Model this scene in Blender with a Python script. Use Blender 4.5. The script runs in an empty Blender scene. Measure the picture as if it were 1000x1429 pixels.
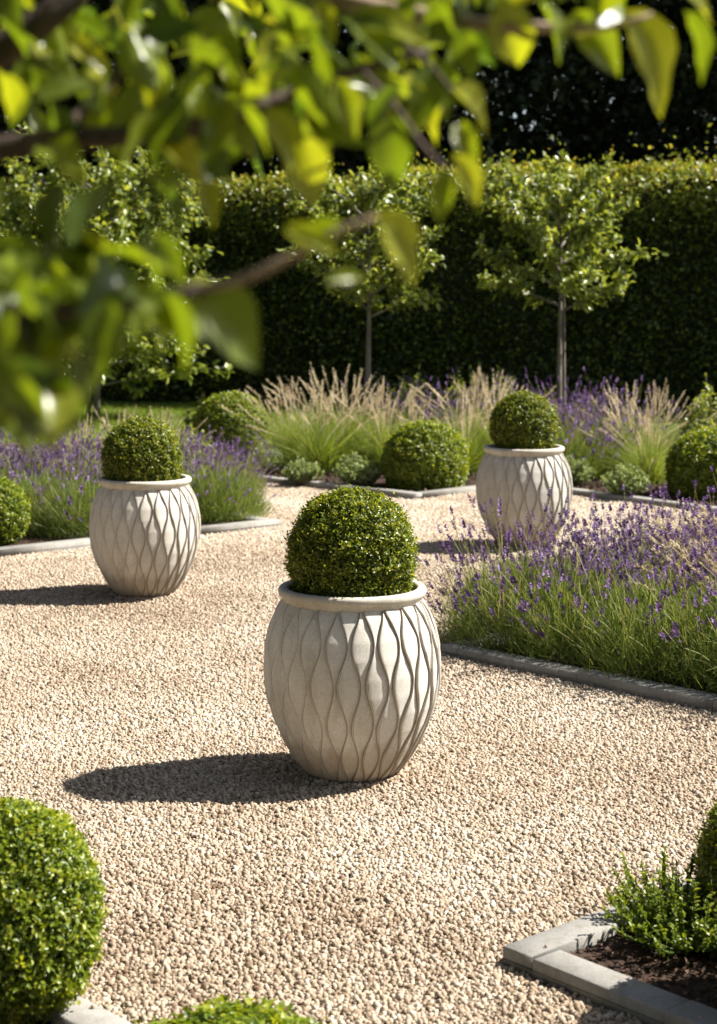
import bpy, math
import numpy as np
from mathutils import Vector
rng = np.random.default_rng(7)
sc = bpy.context.scene
COL = sc.collection

# ------------------------------------------------------------------ camera
FPX, HY, CAMZ = 2500.0, 385.0, 1.77
cam_d = bpy.data.cameras.new('camera')
cam = bpy.data.objects.new('camera', cam_d); COL.objects.link(cam)
cam.location = (0, 0, CAMZ); cam.rotation_euler = (math.radians(90), 0, 0)
cam_d.sensor_fit = 'VERTICAL'; cam_d.sensor_height = 36.0; cam_d.sensor_width = 36.0
cam_d.lens = FPX / 1429.0 * 36.0
cam_d.shift_y = -(714.5 - HY) / 1429.0
cam_d.clip_end = 2000; cam_d.clip_start = 0.05
cam_d.dof.use_dof = True; cam_d.dof.focus_distance = 6.25; cam_d.dof.aperture_fstop = 4.3
cam_d.dof.aperture_blades = 9
sc.camera = cam

def at(px, py, Y):                      # photo pixel at distance Y -> world point
    return np.array([(px - 500.0) / FPX * Y, Y, CAMZ - (py - HY) / FPX * Y])
def gx(px, Y): return (px - 500.0) / FPX * Y

# ------------------------------------------------------------------ light
SUN_EL, SUN_AZ = 48.0, 80.0             # azimuth clockwise from +Y
w = bpy.data.worlds.new('World'); sc.world = w; w.use_nodes = True
nt = w.node_tree; bg = nt.nodes['Background']
sky = nt.nodes.new('ShaderNodeTexSky'); sky.sky_type = 'NISHITA'; sky.sun_disc = False
sky.sun_elevation = math.radians(SUN_EL); sky.sun_rotation = math.radians(SUN_AZ)
sky.air_density = 1.0; sky.dust_density = 1.0
hs_ = nt.nodes.new('ShaderNodeHueSaturation'); hs_.inputs['Saturation'].default_value = .7
nt.links.new(sky.outputs[0], hs_.inputs['Color']); nt.links.new(hs_.outputs[0], bg.inputs[0]); bg.inputs[1].default_value = 0.055
sd = bpy.data.lights.new('sun', 'SUN'); sd.energy = 5.0; sd.angle = math.radians(0.5); sd.color = (1.0, .95, .87)
so = bpy.data.objects.new('sun', sd); COL.objects.link(so)
el, az = math.radians(SUN_EL), math.radians(SUN_AZ)
sv = Vector((math.sin(az) * math.cos(el), math.cos(az) * math.cos(el), math.sin(el)))
so.rotation_euler = sv.to_track_quat('Z', 'Y').to_euler(); so.location = sv * 20
sc.view_settings.view_transform = 'Standard'; sc.view_settings.look = 'None'
sc.view_settings.exposure = 1.3; sc.view_settings.gamma = 1.0
sc.cycles.max_bounces = 8; sc.cycles.diffuse_bounces = 4; sc.cycles.transmission_bounces = 4
sc.cycles.use_denoising = True

# ------------------------------------------------------------------ materials
def new_mat(name):
    m = bpy.data.materials.new(name); m.use_nodes = True
    n = m.node_tree.nodes; n.clear()
    return m, n, m.node_tree.links
def out_bsdf(n, l):
    o = n.new('ShaderNodeOutputMaterial'); b = n.new('ShaderNodeBsdfPrincipled')
    l.new(b.outputs[0], o.inputs[0]); return o, b
def ramp(n, stops):
    r = n.new('ShaderNodeValToRGB'); e = r.color_ramp.elements
    while len(e) < len(stops): e.new(0.5)
    for k, (p, c) in enumerate(stops):
        e[k].position = p; e[k].color = (*c, 1)
    return r
def leaf_mat(name, stops, trans=0.35, rough=0.45, spec=0.4, tcol=(1.5, 1.35, .55)):
    m, n, l = new_mat(name)
    o, b = out_bsdf(n, l)
    a = n.new('ShaderNodeAttribute'); a.attribute_name = 'tint'
    r = ramp(n, stops); l.new(a.outputs['Fac'], r.inputs[0])
    l.new(r.outputs[0], b.inputs['Base Color'])
    b.inputs['Roughness'].default_value = rough; b.inputs['Specular IOR Level'].default_value = spec
    if trans > 0:
        t = n.new('ShaderNodeBsdfTranslucent'); mx = n.new('ShaderNodeMixShader')
        mul = n.new('ShaderNodeMix'); mul.data_type = 'RGBA'; mul.blend_type = 'MULTIPLY'; mul.inputs[0].default_value = 1
        mul.clamp_result = False
        l.new(r.outputs[0], mul.inputs[6]); mul.inputs[7].default_value = (*tcol, 1)
        l.new(mul.outputs[2], t.inputs[0])
        mx.inputs[0].default_value = trans
        l.new(b.outputs[0], mx.inputs[1]); l.new(t.outputs[0], mx.inputs[2]); l.new(mx.outputs[0], o.inputs[0])
    return m
M = {}
M['box'] = leaf_mat('boxwood_leaf', [(0, (.026, .042, .007)), (.45, (.100, .138, .012)), (.8, (.205, .245, .022)), (1, (.36, .37, .06))], .42, .34, .5, (1.65, 1.5, .42))
M['box_fresh'] = leaf_mat('boxwood_leaf_fresh', [(0, (.034, .060, .007)), (.45, (.125, .185, .013)), (.8, (.230, .285, .024)), (1, (.37, .39, .055))], .42, .36, .5, (1.65, 1.5, .42))
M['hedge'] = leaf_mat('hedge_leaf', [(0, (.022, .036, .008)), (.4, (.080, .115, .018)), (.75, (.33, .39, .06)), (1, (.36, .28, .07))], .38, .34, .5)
M['tree'] = leaf_mat('tree_leaf', [(0, (.050, .075, .016)), (.40, (.175, .230, .040)), (1, (.43, .48, .13))], .40, .34, .6)
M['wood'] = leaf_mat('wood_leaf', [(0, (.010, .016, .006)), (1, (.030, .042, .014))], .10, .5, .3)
M['near'] = leaf_mat('branch_leaf', [(0, (.050, .088, .014)), (.55, (.160, .205, .020)), (1, (.29, .30, .030))], .5, .30, .6, (1.75, 1.7, .35))
M['lav_leaf'] = leaf_mat('lavender_leaf', [(0, (.060, .100, .025)), (.6, (.155, .225, .058)), (1, (.32, .36, .14))], .4, .6, .25)
M['lav_stem'] = leaf_mat('lavender_stem', [(0, (.18, .21, .08)), (1, (.44, .43, .22))], .25, .6, .2)
M['lav_flower'] = leaf_mat('lavender_flower', [(0, (.080, .048, .112)), (.6, (.170, .108, .230)), (1, (.37, .27, .43))], .25, .7, .1, (1.2, .9, 1.3))
M['grass_blade'] = leaf_mat('grass_blade', [(0, (.085, .14, .025)), (.6, (.20, .29, .05)), (1, (.42, .42, .16))], .45, .5, .3)
M['plume'] = leaf_mat('grass_plume', [(0, (.50, .41, .28)), (.6, (.72, .63, .46)), (1, (.80, .74, .57))], .5, .7, .1, (1.05, .98, .86))
M['pale'] = leaf_mat('pale_shrub_leaf', [(0, (.10, .15, .05)), (.6, (.24, .31, .115)), (1, (.40, .47, .22))], .3, .5, .3)
M['lawn'] = leaf_mat('lawn_blade', [(0, (.10, .15, .02)), (1, (.25, .32, .045))], .35, .5, .3)
M['chip'] = leaf_mat('bark_chip', [(0, (.025, .015, .010)), (.7, (.075, .045, .030)), (1, (.16, .10, .065))], 0, .85, .2)

def bark(name, c0, c1, scale=25):
    m, n, l = new_mat(name); o, b = out_bsdf(n, l)
    tc = n.new('ShaderNodeTexCoord'); mp = n.new('ShaderNodeMapping'); mp.inputs['Scale'].default_value = (1, 1, .25)
    nz = n.new('ShaderNodeTexNoise'); nz.inputs['Scale'].default_value = scale; nz.inputs['Detail'].default_value = 6
    l.new(tc.outputs['Object'], mp.inputs[0]); l.new(mp.outputs[0], nz.inputs[0])
    r = ramp(n, [(.3, c0), (.7, c1)]); l.new(nz.outputs[0], r.inputs[0]); l.new(r.outputs[0], b.inputs['Base Color'])
    bp = n.new('ShaderNodeBump'); bp.inputs['Strength'].default_value = .6; bp.inputs['Distance'].default_value = .01
    l.new(nz.outputs[0], bp.inputs['Height']); l.new(bp.outputs[0], b.inputs['Normal'])
    b.inputs['Roughness'].default_value = .85
    return m
M['bark'] = bark('tree_bark', (.10, .085, .065), (.26, .23, .19))
M['bark_near'] = bark('branch_bark', (.035, .022, .016), (.11, .07, .05), 60)
M['twig'] = bark('twig_bark', (.20, .135, .095), (.36, .26, .19), 60)
M['bark_dark'] = bark('dark_bark', (.015, .012, .010), (.05, .04, .032))
M['core'] = bark('dark_core', (.010, .010, .005), (.028, .026, .012))  # for the solid light-blocking core behind the leaves

def ground_mat(name, stops, scale, bump, rough=.95, dist=.01, detail=8):
    m, n, l = new_mat(name); o, b = out_bsdf(n, l)
    tc = n.new('ShaderNodeTexCoord')
    nz = n.new('ShaderNodeTexNoise'); nz.inputs['Scale'].default_value = scale; nz.inputs['Detail'].default_value = detail
    l.new(tc.outputs['Object'], nz.inputs[0])
    r = ramp(n, stops); l.new(nz.outputs[0], r.inputs[0]); l.new(r.outputs[0], b.inputs['Base Color'])
    bp = n.new('ShaderNodeBump'); bp.inputs['Strength'].default_value = bump; bp.inputs['Distance'].default_value = dist
    l.new(nz.outputs[0], bp.inputs['Height']); l.new(bp.outputs[0], b.inputs['Normal'])
    b.inputs['Roughness'].default_value = rough; b.inputs['Specular IOR Level'].default_value = .2
    return m
M['turf'] = ground_mat('turf', [(.3, (.045, .075, .012)), (.7, (.10, .15, .025))], 40, .6)
M['bed'] = ground_mat('bed_soil', [(.3, (.022, .014, .010)), (.7, (.070, .042, .028))], 60, 1.0)
M['grit'] = ground_mat('gravel_grit', [(.3, (.13, .095, .066)), (.7, (.25, .19, .14))], 160, 1.0)

def stone_mat():
    m, n, l = new_mat('gravel_stone'); o, b = out_bsdf(n, l)
    a = n.new('ShaderNodeAttribute'); a.attribute_name = 'tint'
    r = ramp(n, [(0, (.145, .095, .060)), (.18, (.270, .202, .138)), (.52, (.390, .311, .230)), (.82, (.480, .405, .318)), (1, (.57, .52, .44))])
    l.new(a.outputs['Fac'], r.inputs[0])
    l.new(r.outputs[0], b.inputs['Base Color']); b.inputs['Roughness'].default_value = .9; b.inputs['Specular IOR Level'].default_value = .15
    return m
M['stone'] = stone_mat()

def concrete(name, base, warm, stain=False, bump=.25, splash=False):
    m, n, l = new_mat(name); o, b = out_bsdf(n, l)
    tc = n.new('ShaderNodeTexCoord'); oi = n.new('ShaderNodeObjectInfo')
    ad = n.new('ShaderNodeVectorMath'); ad.operation = 'ADD'
    mm = n.new('ShaderNodeMath'); mm.operation = 'MULTIPLY'; mm.inputs[1].default_value = 37.0
    l.new(oi.outputs['Random'], mm.inputs[0]); l.new(tc.outputs['Object'], ad.inputs[0]); l.new(mm.outputs[0], ad.inputs[1])
    def noise(scale, detail, rough=.6, vec=None):
        q = n.new('ShaderNodeTexNoise'); q.inputs['Scale'].default_value = scale; q.inputs['Detail'].default_value = detail; q.inputs['Roughness'].default_value = rough
        l.new(vec or ad.outputs[0], q.inputs[0]); return q
    def mult(a, fac, stops):
        q = ramp(n, stops); l.new(fac, q.inputs[0])
        x = n.new('ShaderNodeMix'); x.data_type = 'RGBA'; x.blend_type = 'MULTIPLY'; x.inputs[0].default_value = 1
        l.new(a, x.inputs[6]); l.new(q.outputs[0], x.inputs[7]); return x.outputs[2]
    n1 = noise(5, 8, .68); n2 = noise(130, 4)
    mp = n.new('ShaderNodeMapping'); mp.inputs['Scale'].default_value = (16, 16, 1.6); l.new(ad.outputs[0], mp.inputs[0])
    n3 = noise(1, 5, .6, mp.outputs[0])
    r1 = ramp(n, [(.30, warm), (.60, base)]); l.new(n1.outputs[0], r1.inputs[0])
    last = mult(r1.outputs[0], n2.outputs[0], [(.3, (.82, .81, .79)), (.60, (1, 1, 1))])
    last = mult(last, n3.outputs[0], [(.34, (.84, .82, .78)), (.52, (1, 1, 1))])
    rv = ramp(n, [(0, (.90, .90, .90)), (1, (1.08, 1.06, 1.03))]); l.new(oi.outputs['Random'], rv.inputs[0])
    x = n.new('ShaderNodeMix'); x.data_type = 'RGBA'; x.blend_type = 'MULTIPLY'; x.inputs[0].default_value = 1; x.clamp_result = False
    l.new(last, x.inputs[6]); l.new(rv.outputs[0], x.inputs[7]); last = x.outputs[2]
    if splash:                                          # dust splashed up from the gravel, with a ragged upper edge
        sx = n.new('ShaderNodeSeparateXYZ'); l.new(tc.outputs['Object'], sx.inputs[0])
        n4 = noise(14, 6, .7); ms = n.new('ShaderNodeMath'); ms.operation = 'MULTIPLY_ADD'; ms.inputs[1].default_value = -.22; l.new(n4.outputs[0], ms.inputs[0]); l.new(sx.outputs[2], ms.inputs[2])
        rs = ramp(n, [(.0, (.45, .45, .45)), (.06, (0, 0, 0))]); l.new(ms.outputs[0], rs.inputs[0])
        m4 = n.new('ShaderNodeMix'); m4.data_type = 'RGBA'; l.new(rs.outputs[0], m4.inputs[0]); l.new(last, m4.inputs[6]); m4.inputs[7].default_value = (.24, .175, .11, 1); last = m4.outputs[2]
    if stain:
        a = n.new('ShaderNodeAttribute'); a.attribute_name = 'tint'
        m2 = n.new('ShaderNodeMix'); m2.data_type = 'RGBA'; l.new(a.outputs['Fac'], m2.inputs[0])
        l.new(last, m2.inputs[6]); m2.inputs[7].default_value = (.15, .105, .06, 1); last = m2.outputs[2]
    l.new(last, b.inputs['Base Color'])
    bp = n.new('ShaderNodeBump'); bp.inputs['Strength'].default_value = bump; bp.inputs['Distance'].default_value = .002
    l.new(n2.outputs[0], bp.inputs['Height']); l.new(bp.outputs[0], b.inputs['Normal'])
    b.inputs['Roughness'].default_value = .8; b.inputs['Specular IOR Level'].default_value = .3
    return m
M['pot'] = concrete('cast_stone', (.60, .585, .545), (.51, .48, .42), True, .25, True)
M['rim'] = concrete('cast_stone_rim', (.57, .545, .49), (.47, .43, .36))
M['kerb'] = concrete('kerb_stone', (.305, .297, .28), (.22, .212, .195), False, .5)

# ------------------------------------------------------------------ mesh helpers
def mesh(name, V, faces, mat, tint=None, smooth=False):
    V = np.asarray(V, np.float32)
    me = bpy.data.meshes.new(name)
    me.vertices.add(len(V)); me.vertices.foreach_set('co', V.ravel())
    loops, starts, off = [], [], 0
    for F in faces:
        F = np.asarray(F, np.int32)
        if len(F) == 0: continue
        k = F.shape[1]
        loops.append(F.ravel()); starts.append(off + np.arange(len(F), dtype=np.int32) * k); off += F.size
    loops = np.concatenate(loops); starts = np.concatenate(starts).astype(np.int32)
    me.loops.add(len(loops)); me.loops.foreach_set('vertex_index', loops.astype(np.int32))
    me.polygons.add(len(starts)); me.polygons.foreach_set('loop_start', starts)
    if smooth: me.polygons.foreach_set('use_smooth', np.ones(len(starts), bool))
    if tint is not None:
        a = me.attributes.new('tint', 'FLOAT', 'POINT'); a.data.foreach_set('value', np.asarray(tint, np.float32))
    me.update(calc_edges=True)
    me.materials.append(mat)
    return me
def link(name, me, parent=None, loc=(0, 0, 0), rz=0, s=1):
    o = bpy.data.objects.new(name, me); COL.objects.link(o); o.parent = parent
    o.location = loc; o.rotation_euler = (0, 0, rz); o.scale = (s, s, s) if np.isscalar(s) else s
    return o
def tag(o, label, cat, group=None):
    o['label'] = label; o['category'] = cat
    if group: o['group'] = group
    return o
def thing(name, label, cat, loc=(0, 0, 0), rz=0, s=1, group=None):
    return tag(link(name, None, None, loc, rz, s), label, cat, group)
def copy_tree(o, parent=None):
    c = o.copy(); COL.objects.link(c); c.parent = parent
    for ch in list(o.children): copy_tree(ch, c)
    return c
def kind(o, k):
    o['kind'] = k; return o
def unit(v): return v / np.maximum(np.linalg.norm(v, axis=-1, keepdims=True), 1e-9)
def rand_dir(n, r=rng): return unit(r.normal(size=(n, 3)))

T_DIA = (np.array([[0, 0, 0], [.45, -.5, .10], [1, 0, -.05], [.45, .5, .10]]), [np.array([[0, 2, 1], [0, 3, 2]])])
T_OVAL = (np.array([[0, 0, 0], [.28, -.42, .10], [.68, -.38, .08], [1, 0, -.12], [.68, .38, .08], [.28, .42, .10], [.5, 0, 0]]),
          [np.array([[0, 6, 1], [1, 6, 2], [2, 6, 3], [3, 6, 4], [4, 6, 5], [5, 6, 0]])])
def t_near():
    a = np.array([0, .10, .24, .40, .56, .72, .86, 1.0]); hw = np.array([.0, .26, .44, .50, .45, .33, .17, .0])
    V, F = [], []
    for i in range(8):
        dr = -.28 * a[i] ** 2
        for j, s in enumerate((-1, -.5, 0, .5, 1)):
            V.append([a[i], s * hw[i], dr + .16 * abs(s) * hw[i] / .5 + .03 * math.sin(a[i] * 14 + (s > 0)) * abs(s)])
    for i in range(7):
        for j in range(4):
            p = i * 5 + j; F.append([p, p + 1, p + 6, p + 5])
    return np.array(V), [np.array(F)]
T_NEAR = t_near()
def leaves(T, P, A, N, L, W, tint):
    """leaf blades at P, pointing along A, upper side N, length L, width W -> V, faces, tint"""
    tv, tf = T; n = len(P); k = len(tv)
    A = unit(A); B = unit(np.cross(N, A)); N = np.cross(A, B)
    L = np.broadcast_to(L, n)[:, None, None]; W = np.broadcast_to(W, n)[:, None, None]
    V = P[:, None, :] + A[:, None, :] * (tv[None, :, 0:1] * L) + B[:, None, :] * (tv[None, :, 1:2] * W) + N[:, None, :] * (tv[None, :, 2:3] * L)
    base = (np.arange(n) * k)[:, None, None]
    F = [(f[None] + base).reshape(-1, f.shape[1]) for f in tf]
    return V.reshape(-1, 3), F, np.repeat(tint, k)
def join(parts):
    Vs, Ts, by, off = [], [], {}, 0
    for V, F, t in parts:
        Vs.append(V); Ts.append(np.broadcast_to(t, len(V)))
        for f in F:
            if len(f): by.setdefault(f.shape[1], []).append(f + off)
        off += len(V)
    return np.concatenate(Vs), [np.concatenate(v) for v in by.values()], np.concatenate(Ts)
def tube(P, R, sides=6):
    P = np.asarray(P, float); R = np.broadcast_to(R, len(P)).astype(float)
    D = unit(np.gradient(P, axis=0)); ref = np.array([.31, .17, .93]) if abs(D[:, 2]).mean() < .8 else np.array([1, .2, 0])
    U = unit(np.cross(D, ref)); W = np.cross(D, U)
    a = np.arange(sides) / sides * 2 * math.pi
    V = P[:, None] + R[:, None, None] * (np.cos(a)[None, :, None] * U[:, None] + np.sin(a)[None, :, None] * W[:, None])
    F = []
    for i in range(len(P) - 1):
        for j in range(sides):
            q = (j + 1) % sides
            F.append([i * sides + j, i * sides + q, (i + 1) * sides + q, (i + 1) * sides + j])
    V = V.reshape(-1, 3); V = np.vstack([V, P[:1], P[-1:]]); n = len(V)
    C = [[n - 2, (j + 1) % sides, j] for j in range(sides)] + [[n - 1, (len(P) - 1) * sides + j, (len(P) - 1) * sides + (j + 1) % sides] for j in range(sides)]
    return V, [np.array(F), np.array(C)], np.zeros(len(V))
def smooth_path(pts, n=14):
    pts = np.asarray(pts, float); t = np.linspace(0, 1, len(pts)); s = np.linspace(0, 1, n)
    P = np.stack([np.interp(s, t, pts[:, k]) for k in range(pts.shape[1])], 1)
    for _ in range(3):
        P[1:-1] = .25 * P[:-2] + .5 * P[1:-1] + .25 * P[2:]
    return P
def ribbons(P0, D, up, L, W, bend, tint, segs=4, taper=True):
    """thin curved blades: start P0, direction D, bending along vector bend (n,3)"""
    n = len(P0); s = np.linspace(0, 1, segs + 1)
    L = np.broadcast_to(L, n); W = np.broadcast_to(W, n)
    C = P0[:, None] + D[:, None] * (s[None, :, None] * L[:, None, None]) + bend[:, None] * ((s ** 2)[None, :, None] * L[:, None, None])
    side = unit(np.cross(D, up))
    wd = W[:, None] * (1 - .85 * s[None]) if taper else W[:, None] * np.ones_like(s)[None]
    V = np.stack([C - side[:, None] * wd[..., None] / 2, C + side[:, None] * wd[..., None] / 2], 2)
    V = V.reshape(-1, 3); k = 2 * (segs + 1)
    f = np.array([[2 * i, 2 * i + 1, 2 * i + 3, 2 * i + 2] for i in range(segs)])
    F = (f[None] + (np.arange(n) * k)[:, None, None]).reshape(-1, 4)
    return V, [F], np.repeat(tint, k), C
def vnoise(P, seed, freq, octs=3):
    """cheap smooth pseudo noise from sums of sines, about -1..1"""
    r = np.random.default_rng(seed); out = np.zeros(len(P))
    for o in range(octs):
        for _ in range(4):
            d = rand_dir(1, r)[0] * freq * 2 ** o
            out += np.sin(P @ d + r.uniform(0, 6.28)) / 4 / 1.6 ** o
    return out

# ------------------------------------------------------------------ ground, beds, kerbs
def poly_sheet(name, pts, z, mat):
    V = [(x, y, z) for x, y in pts]
    me = bpy.data.meshes.new(name); me.from_pydata(V, [], [tuple(range(len(V)))]); me.materials.append(mat)
    return link(name, me)
kind(poly_sheet('ground', [(-400, -100), (400, -100), (400, 900), (-400, 900)], -.004, M['turf']), 'structure')
kind(poly_sheet('gravel_path', [(-7.5, -1.5), (7.5, -1.5), (7.5, 19.0), (-7.5, 19.0)], 0.0, M['grit']), 'structure')

KW, KH = .10, .050
def inside(poly, X, Y):
    poly = np.asarray(poly); c = np.zeros(len(X), bool); j = len(poly) - 1
    for i in range(len(poly)):
        xi, yi = poly[i]; xj, yj = poly[j]
        c ^= ((yi > Y) != (yj > Y)) & (X < (xj - xi) * (Y - yi) / (yj - yi + 1e-12) + xi); j = i
    return c
def cuboid_bm(c, ux, uy, sx, sy, z0, z1, bev, jit):
    """bevelled block centred c, axes ux, uy (unit 2D)"""
    V = []
    for z, ins in ((z0, 0), (z1 - bev, 0), (z1, bev)):
        for a, b in ((-1, -1), (1, -1), (1, 1), (-1, 1)):
            p = np.array(c) + np.array(ux) * a * (sx / 2 - ins) + np.array(uy) * b * (sy / 2 - ins)
            V.append((p[0], p[1], z + jit))
    F = [[3, 2, 1, 0]]
    for r in (0, 4):
        for j in range(4):
            q = (j + 1) % 4; F.append([r + j, r + q, r + 4 + q, r + 4 + j])
    F.append([8, 9, 10, 11])
    return np.array(V, float), [np.array(F)], np.zeros(12)
BEDS = []
def bed(poly, edges, label, soil_z=.02, stone=.72, closed_corner=()):
    """poly: outline (counter-clockwise, kerb's outer side); edges: indices i of the sides poly[i]->poly[i+1] that carry kerbstones"""
    poly = [np.array(p, float) for p in poly]; BEDS.append(np.array(poly))
    n = len(poly)
    kind(poly_sheet('bed_soil', [tuple(p) for p in poly], soil_z, M['bed']), 'structure')
    root = thing('bed_edging', label, 'kerb', (*poly[edges[0]], 0))
    o0 = np.array([*poly[edges[0]], 0])
    r = np.random.default_rng(int(abs(poly[0].sum()) * 100))
    for i in edges:
        a, b = poly[i], poly[(i + 1) % n]; d = b - a; Ln = np.linalg.norm(d); d /= Ln
        nin = np.array([-d[1], d[0]])
        # turn at the end: leave room so that blocks butt at corners
        s0, s1 = 0.0, Ln
        if (i - 1) % n in edges: s0 = KW + .004
        cnt = max(1, round((s1 - s0) / stone)); st = (s1 - s0) / cnt
        for k in range(cnt):
            sc0 = s0 + k * st; L = st - .006
            c = a + d * (sc0 + st / 2) + nin * (KW / 2) + nin * r.uniform(-.003, .003)
            V, F, t = cuboid_bm(c, d, nin, L, KW, -.03, KH, .0035, r.uniform(-.003, .003))
            link('kerbstone', mesh('kerbstone', V - o0, F, M['kerb']), root)
    return root

# right lavender bed, bottom right bed, left bed, far bed, bottom left bed
bed([(.384, 8.35), (2.9, 5.75), (5.2, 8.1), (2.75, 10.75)], [0, 3], 'dark weathered stone edging along the foot of the big lavender bank')
bed([(.3675, 4.594), (1.55, 3.22), (2.9, 4.6), (1.72, 5.83)], [0, 3], 'pale stone edging with a sharp corner around the shaded bark bed', stone=.42)
bed([(-.541, 12.64), (-3.6, 15.55), (-6.2, 12.9), (-5.2, 8.85)], [0, 3], 'sunlit pale stone edging in front of the small lime box ball')
far_poly = [(.441, 14.14), (1.28, 14.93), (3.5, 12.25), (7, 15.5), (7, 18.7), (-7, 18.7), (-4.2, 18.55)]
bed(far_poly, [0, 1, 6], 'long zigzag stone edging of the far bed of grasses and box balls')
bed([(-.45, 4.05), (-1.0, 4.64), (-2.4, 3.2), (-.9, 2.1), (.35, 3.22)], [0, 4], 'short stretch of pale stone edging beside the leafy lime box ball')

# ------------------------------------------------------------------ gravel stones
def stones(X, Y, size, ring, mid, r):
    n = len(X)
    P = np.stack([X, Y, np.zeros(n)], 1)
    und = .006 * vnoise(P, 3, 2.2, 3)
    a = np.arange(ring) / ring * 2 * math.pi
    rot = r.uniform(0, 6.28, n)[:, None]
    ex = r.uniform(.75, 1.25, n)[:, None]; ori = r.uniform(0, 3.14, n)
    hh = size * r.uniform(.7, 1.25, n)
    z0 = np.maximum(und, -.003) + .001
    rows = [(1.0, -.15), (.82, .62)] if mid else [(1.0, -.1)]
    Vs = []
    tilt = r.normal(0, .25, (n, 2))
    for rr, zz in rows:
        ang = a[None] + rot + (.5 * zz)
        rad = size[:, None] * rr * r.uniform(.78, 1.18, (n, ring))
        x = rad * np.cos(ang) * ex; y = rad * np.sin(ang) / ex
        xr = x * np.cos(ori)[:, None] - y * np.sin(ori)[:, None]; yr = x * np.sin(ori)[:, None] + y * np.cos(ori)[:, None]
        z = zz * hh[:, None] * r.uniform(.8, 1.2, (n, ring)) + tilt[:, :1] * xr + tilt[:, 1:] * yr
        Vs.append(np.stack([X[:, None] + xr, Y[:, None] + yr, z0[:, None] + z], 2))
    top = np.stack([X + r.normal(0, .15, n) * size, Y + r.normal(0, .15, n) * size, z0 + hh * r.uniform(.85, 1.1, n)], 1)[:, None]
    Vs.append(top); V = np.concatenate(Vs, 1); k = V.shape[1]
    base = (np.arange(n) * k)[:, None, None]; Fq, Ft = [], []
    nr = len(rows)
    for i in range(nr - 1):
        for j in range(ring):
            q = (j + 1) % ring; Fq.append([i * ring + j, i * ring + q, (i + 1) * ring + q, (i + 1) * ring + j])
    for j in range(ring): Ft.append([(nr - 1) * ring + j, (nr - 1) * ring + (j + 1) % ring, nr * ring])
    F = [(np.array(Ft)[None] + base).reshape(-1, 3)]
    if Fq: F.append((np.array(Fq)[None] + base).reshape(-1, 4))
    patch = .15 * vnoise(P, 11, 5.0, 3) + .09 * vnoise(P, 12, 1.3, 2)
    t = np.clip(r.beta(2.2, 1.9, n) + patch, 0, 1)
    return V.reshape(-1, 3), F, np.repeat(t, k)
def scatter(x0, x1, y0, y1, sp, r, jit=.45):
    nx, ny = int((x1 - x0) / sp), int((y1 - y0) / (sp * .87))
    gxx, gyy = np.meshgrid(np.arange(nx), np.arange(ny))
    X = x0 + (gxx + .5 * (gyy % 2)) * sp; Y = y0 + gyy * sp * .87
    X = X.ravel() + r.uniform(-jit, jit, X.size) * sp; Y = Y.ravel() + r.uniform(-jit, jit, Y.size) * sp
    return X, Y
def keep_path(X, Y, margin):
    k = np.abs(X) < .2 * Y + margin                     # what the place shows, plus a step to each side
    for b in BEDS: k &= ~inside(b, X, Y)
    return k
r = np.random.default_rng(21); gparts = []
for y0, y1, sp, ring, mid, xm in ((3.3, 7.6, .0130, 6, True, 2.8), (7.6, 11.2, .0138, 5, True, 3.4), (11.2, 18.6, .018, 5, False, 5.0)):
    X, Y = scatter(-xm, xm, y0, y1, sp, r); k = keep_path(X, Y, 1.1); X, Y = X[k], Y[k]
    gparts.append(stones(X, Y, sp * r.uniform(.34, .66, len(X)), ring, mid, r))
    X, Y = scatter(-xm, xm, y0, y1, sp * 2.1, r, .9); k = keep_path(X, Y, 1.1); X, Y = X[k], Y[k]
    V, F, t = stones(X, Y, sp * r.uniform(.45, .75, len(X)), ring, mid, r); V = V.copy(); V[:, 2] += sp * .3
    gparts.append((V, F, t))
for px_, py_, R0 in ((-.022, 6.37, .158), (gx(202, 9.95), 9.95, .155), (gx(731, 11.73), 11.73, .158)):     # stones pushed up round the pots' feet
    n = 420; a = r.uniform(0, 6.28, n); q = R0 + .012 + np.abs(r.normal(0, .022, n))
    V, F, t = stones(px_ + np.cos(a) * q, py_ + np.sin(a) * q, .0135 * r.uniform(.4, .72, n), 6, True, r); V = V.copy()
    V[:, 2] += np.repeat(np.clip(.016 - .22 * (q - R0), 0, .016), len(V) // n); gparts.append((V, F, t))
n = 0; KX, KY = [], []
for b, i in ((BEDS[1], 0), (BEDS[1], 3), (BEDS[0], 0), (BEDS[2], 3), (BEDS[4], 0)):                   # a few kicked on to the kerbs
    a_, b_ = b[i], b[(i + 1) % len(b)]; d_ = (b_ - a_) / np.linalg.norm(b_ - a_); ni = np.array([-d_[1], d_[0]])
    for _ in range(9): p = a_ + (b_ - a_) * r.random() + ni * r.uniform(.015, .085); KX.append(p[0]); KY.append(p[1])
V, F, t = stones(np.array(KX), np.array(KY), .0125 * r.uniform(.3, .6, len(KX)), 6, True, r); V = V.copy(); V[:, 2] += KH + .001
gparts.append((V, F, t))
kind(link('gravel', mesh('gravel', *[(lambda j: (j[0], j[1]))(join(gparts))][0], M['stone'], join(gparts)[2], True)), 'stuff')
del gparts

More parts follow.
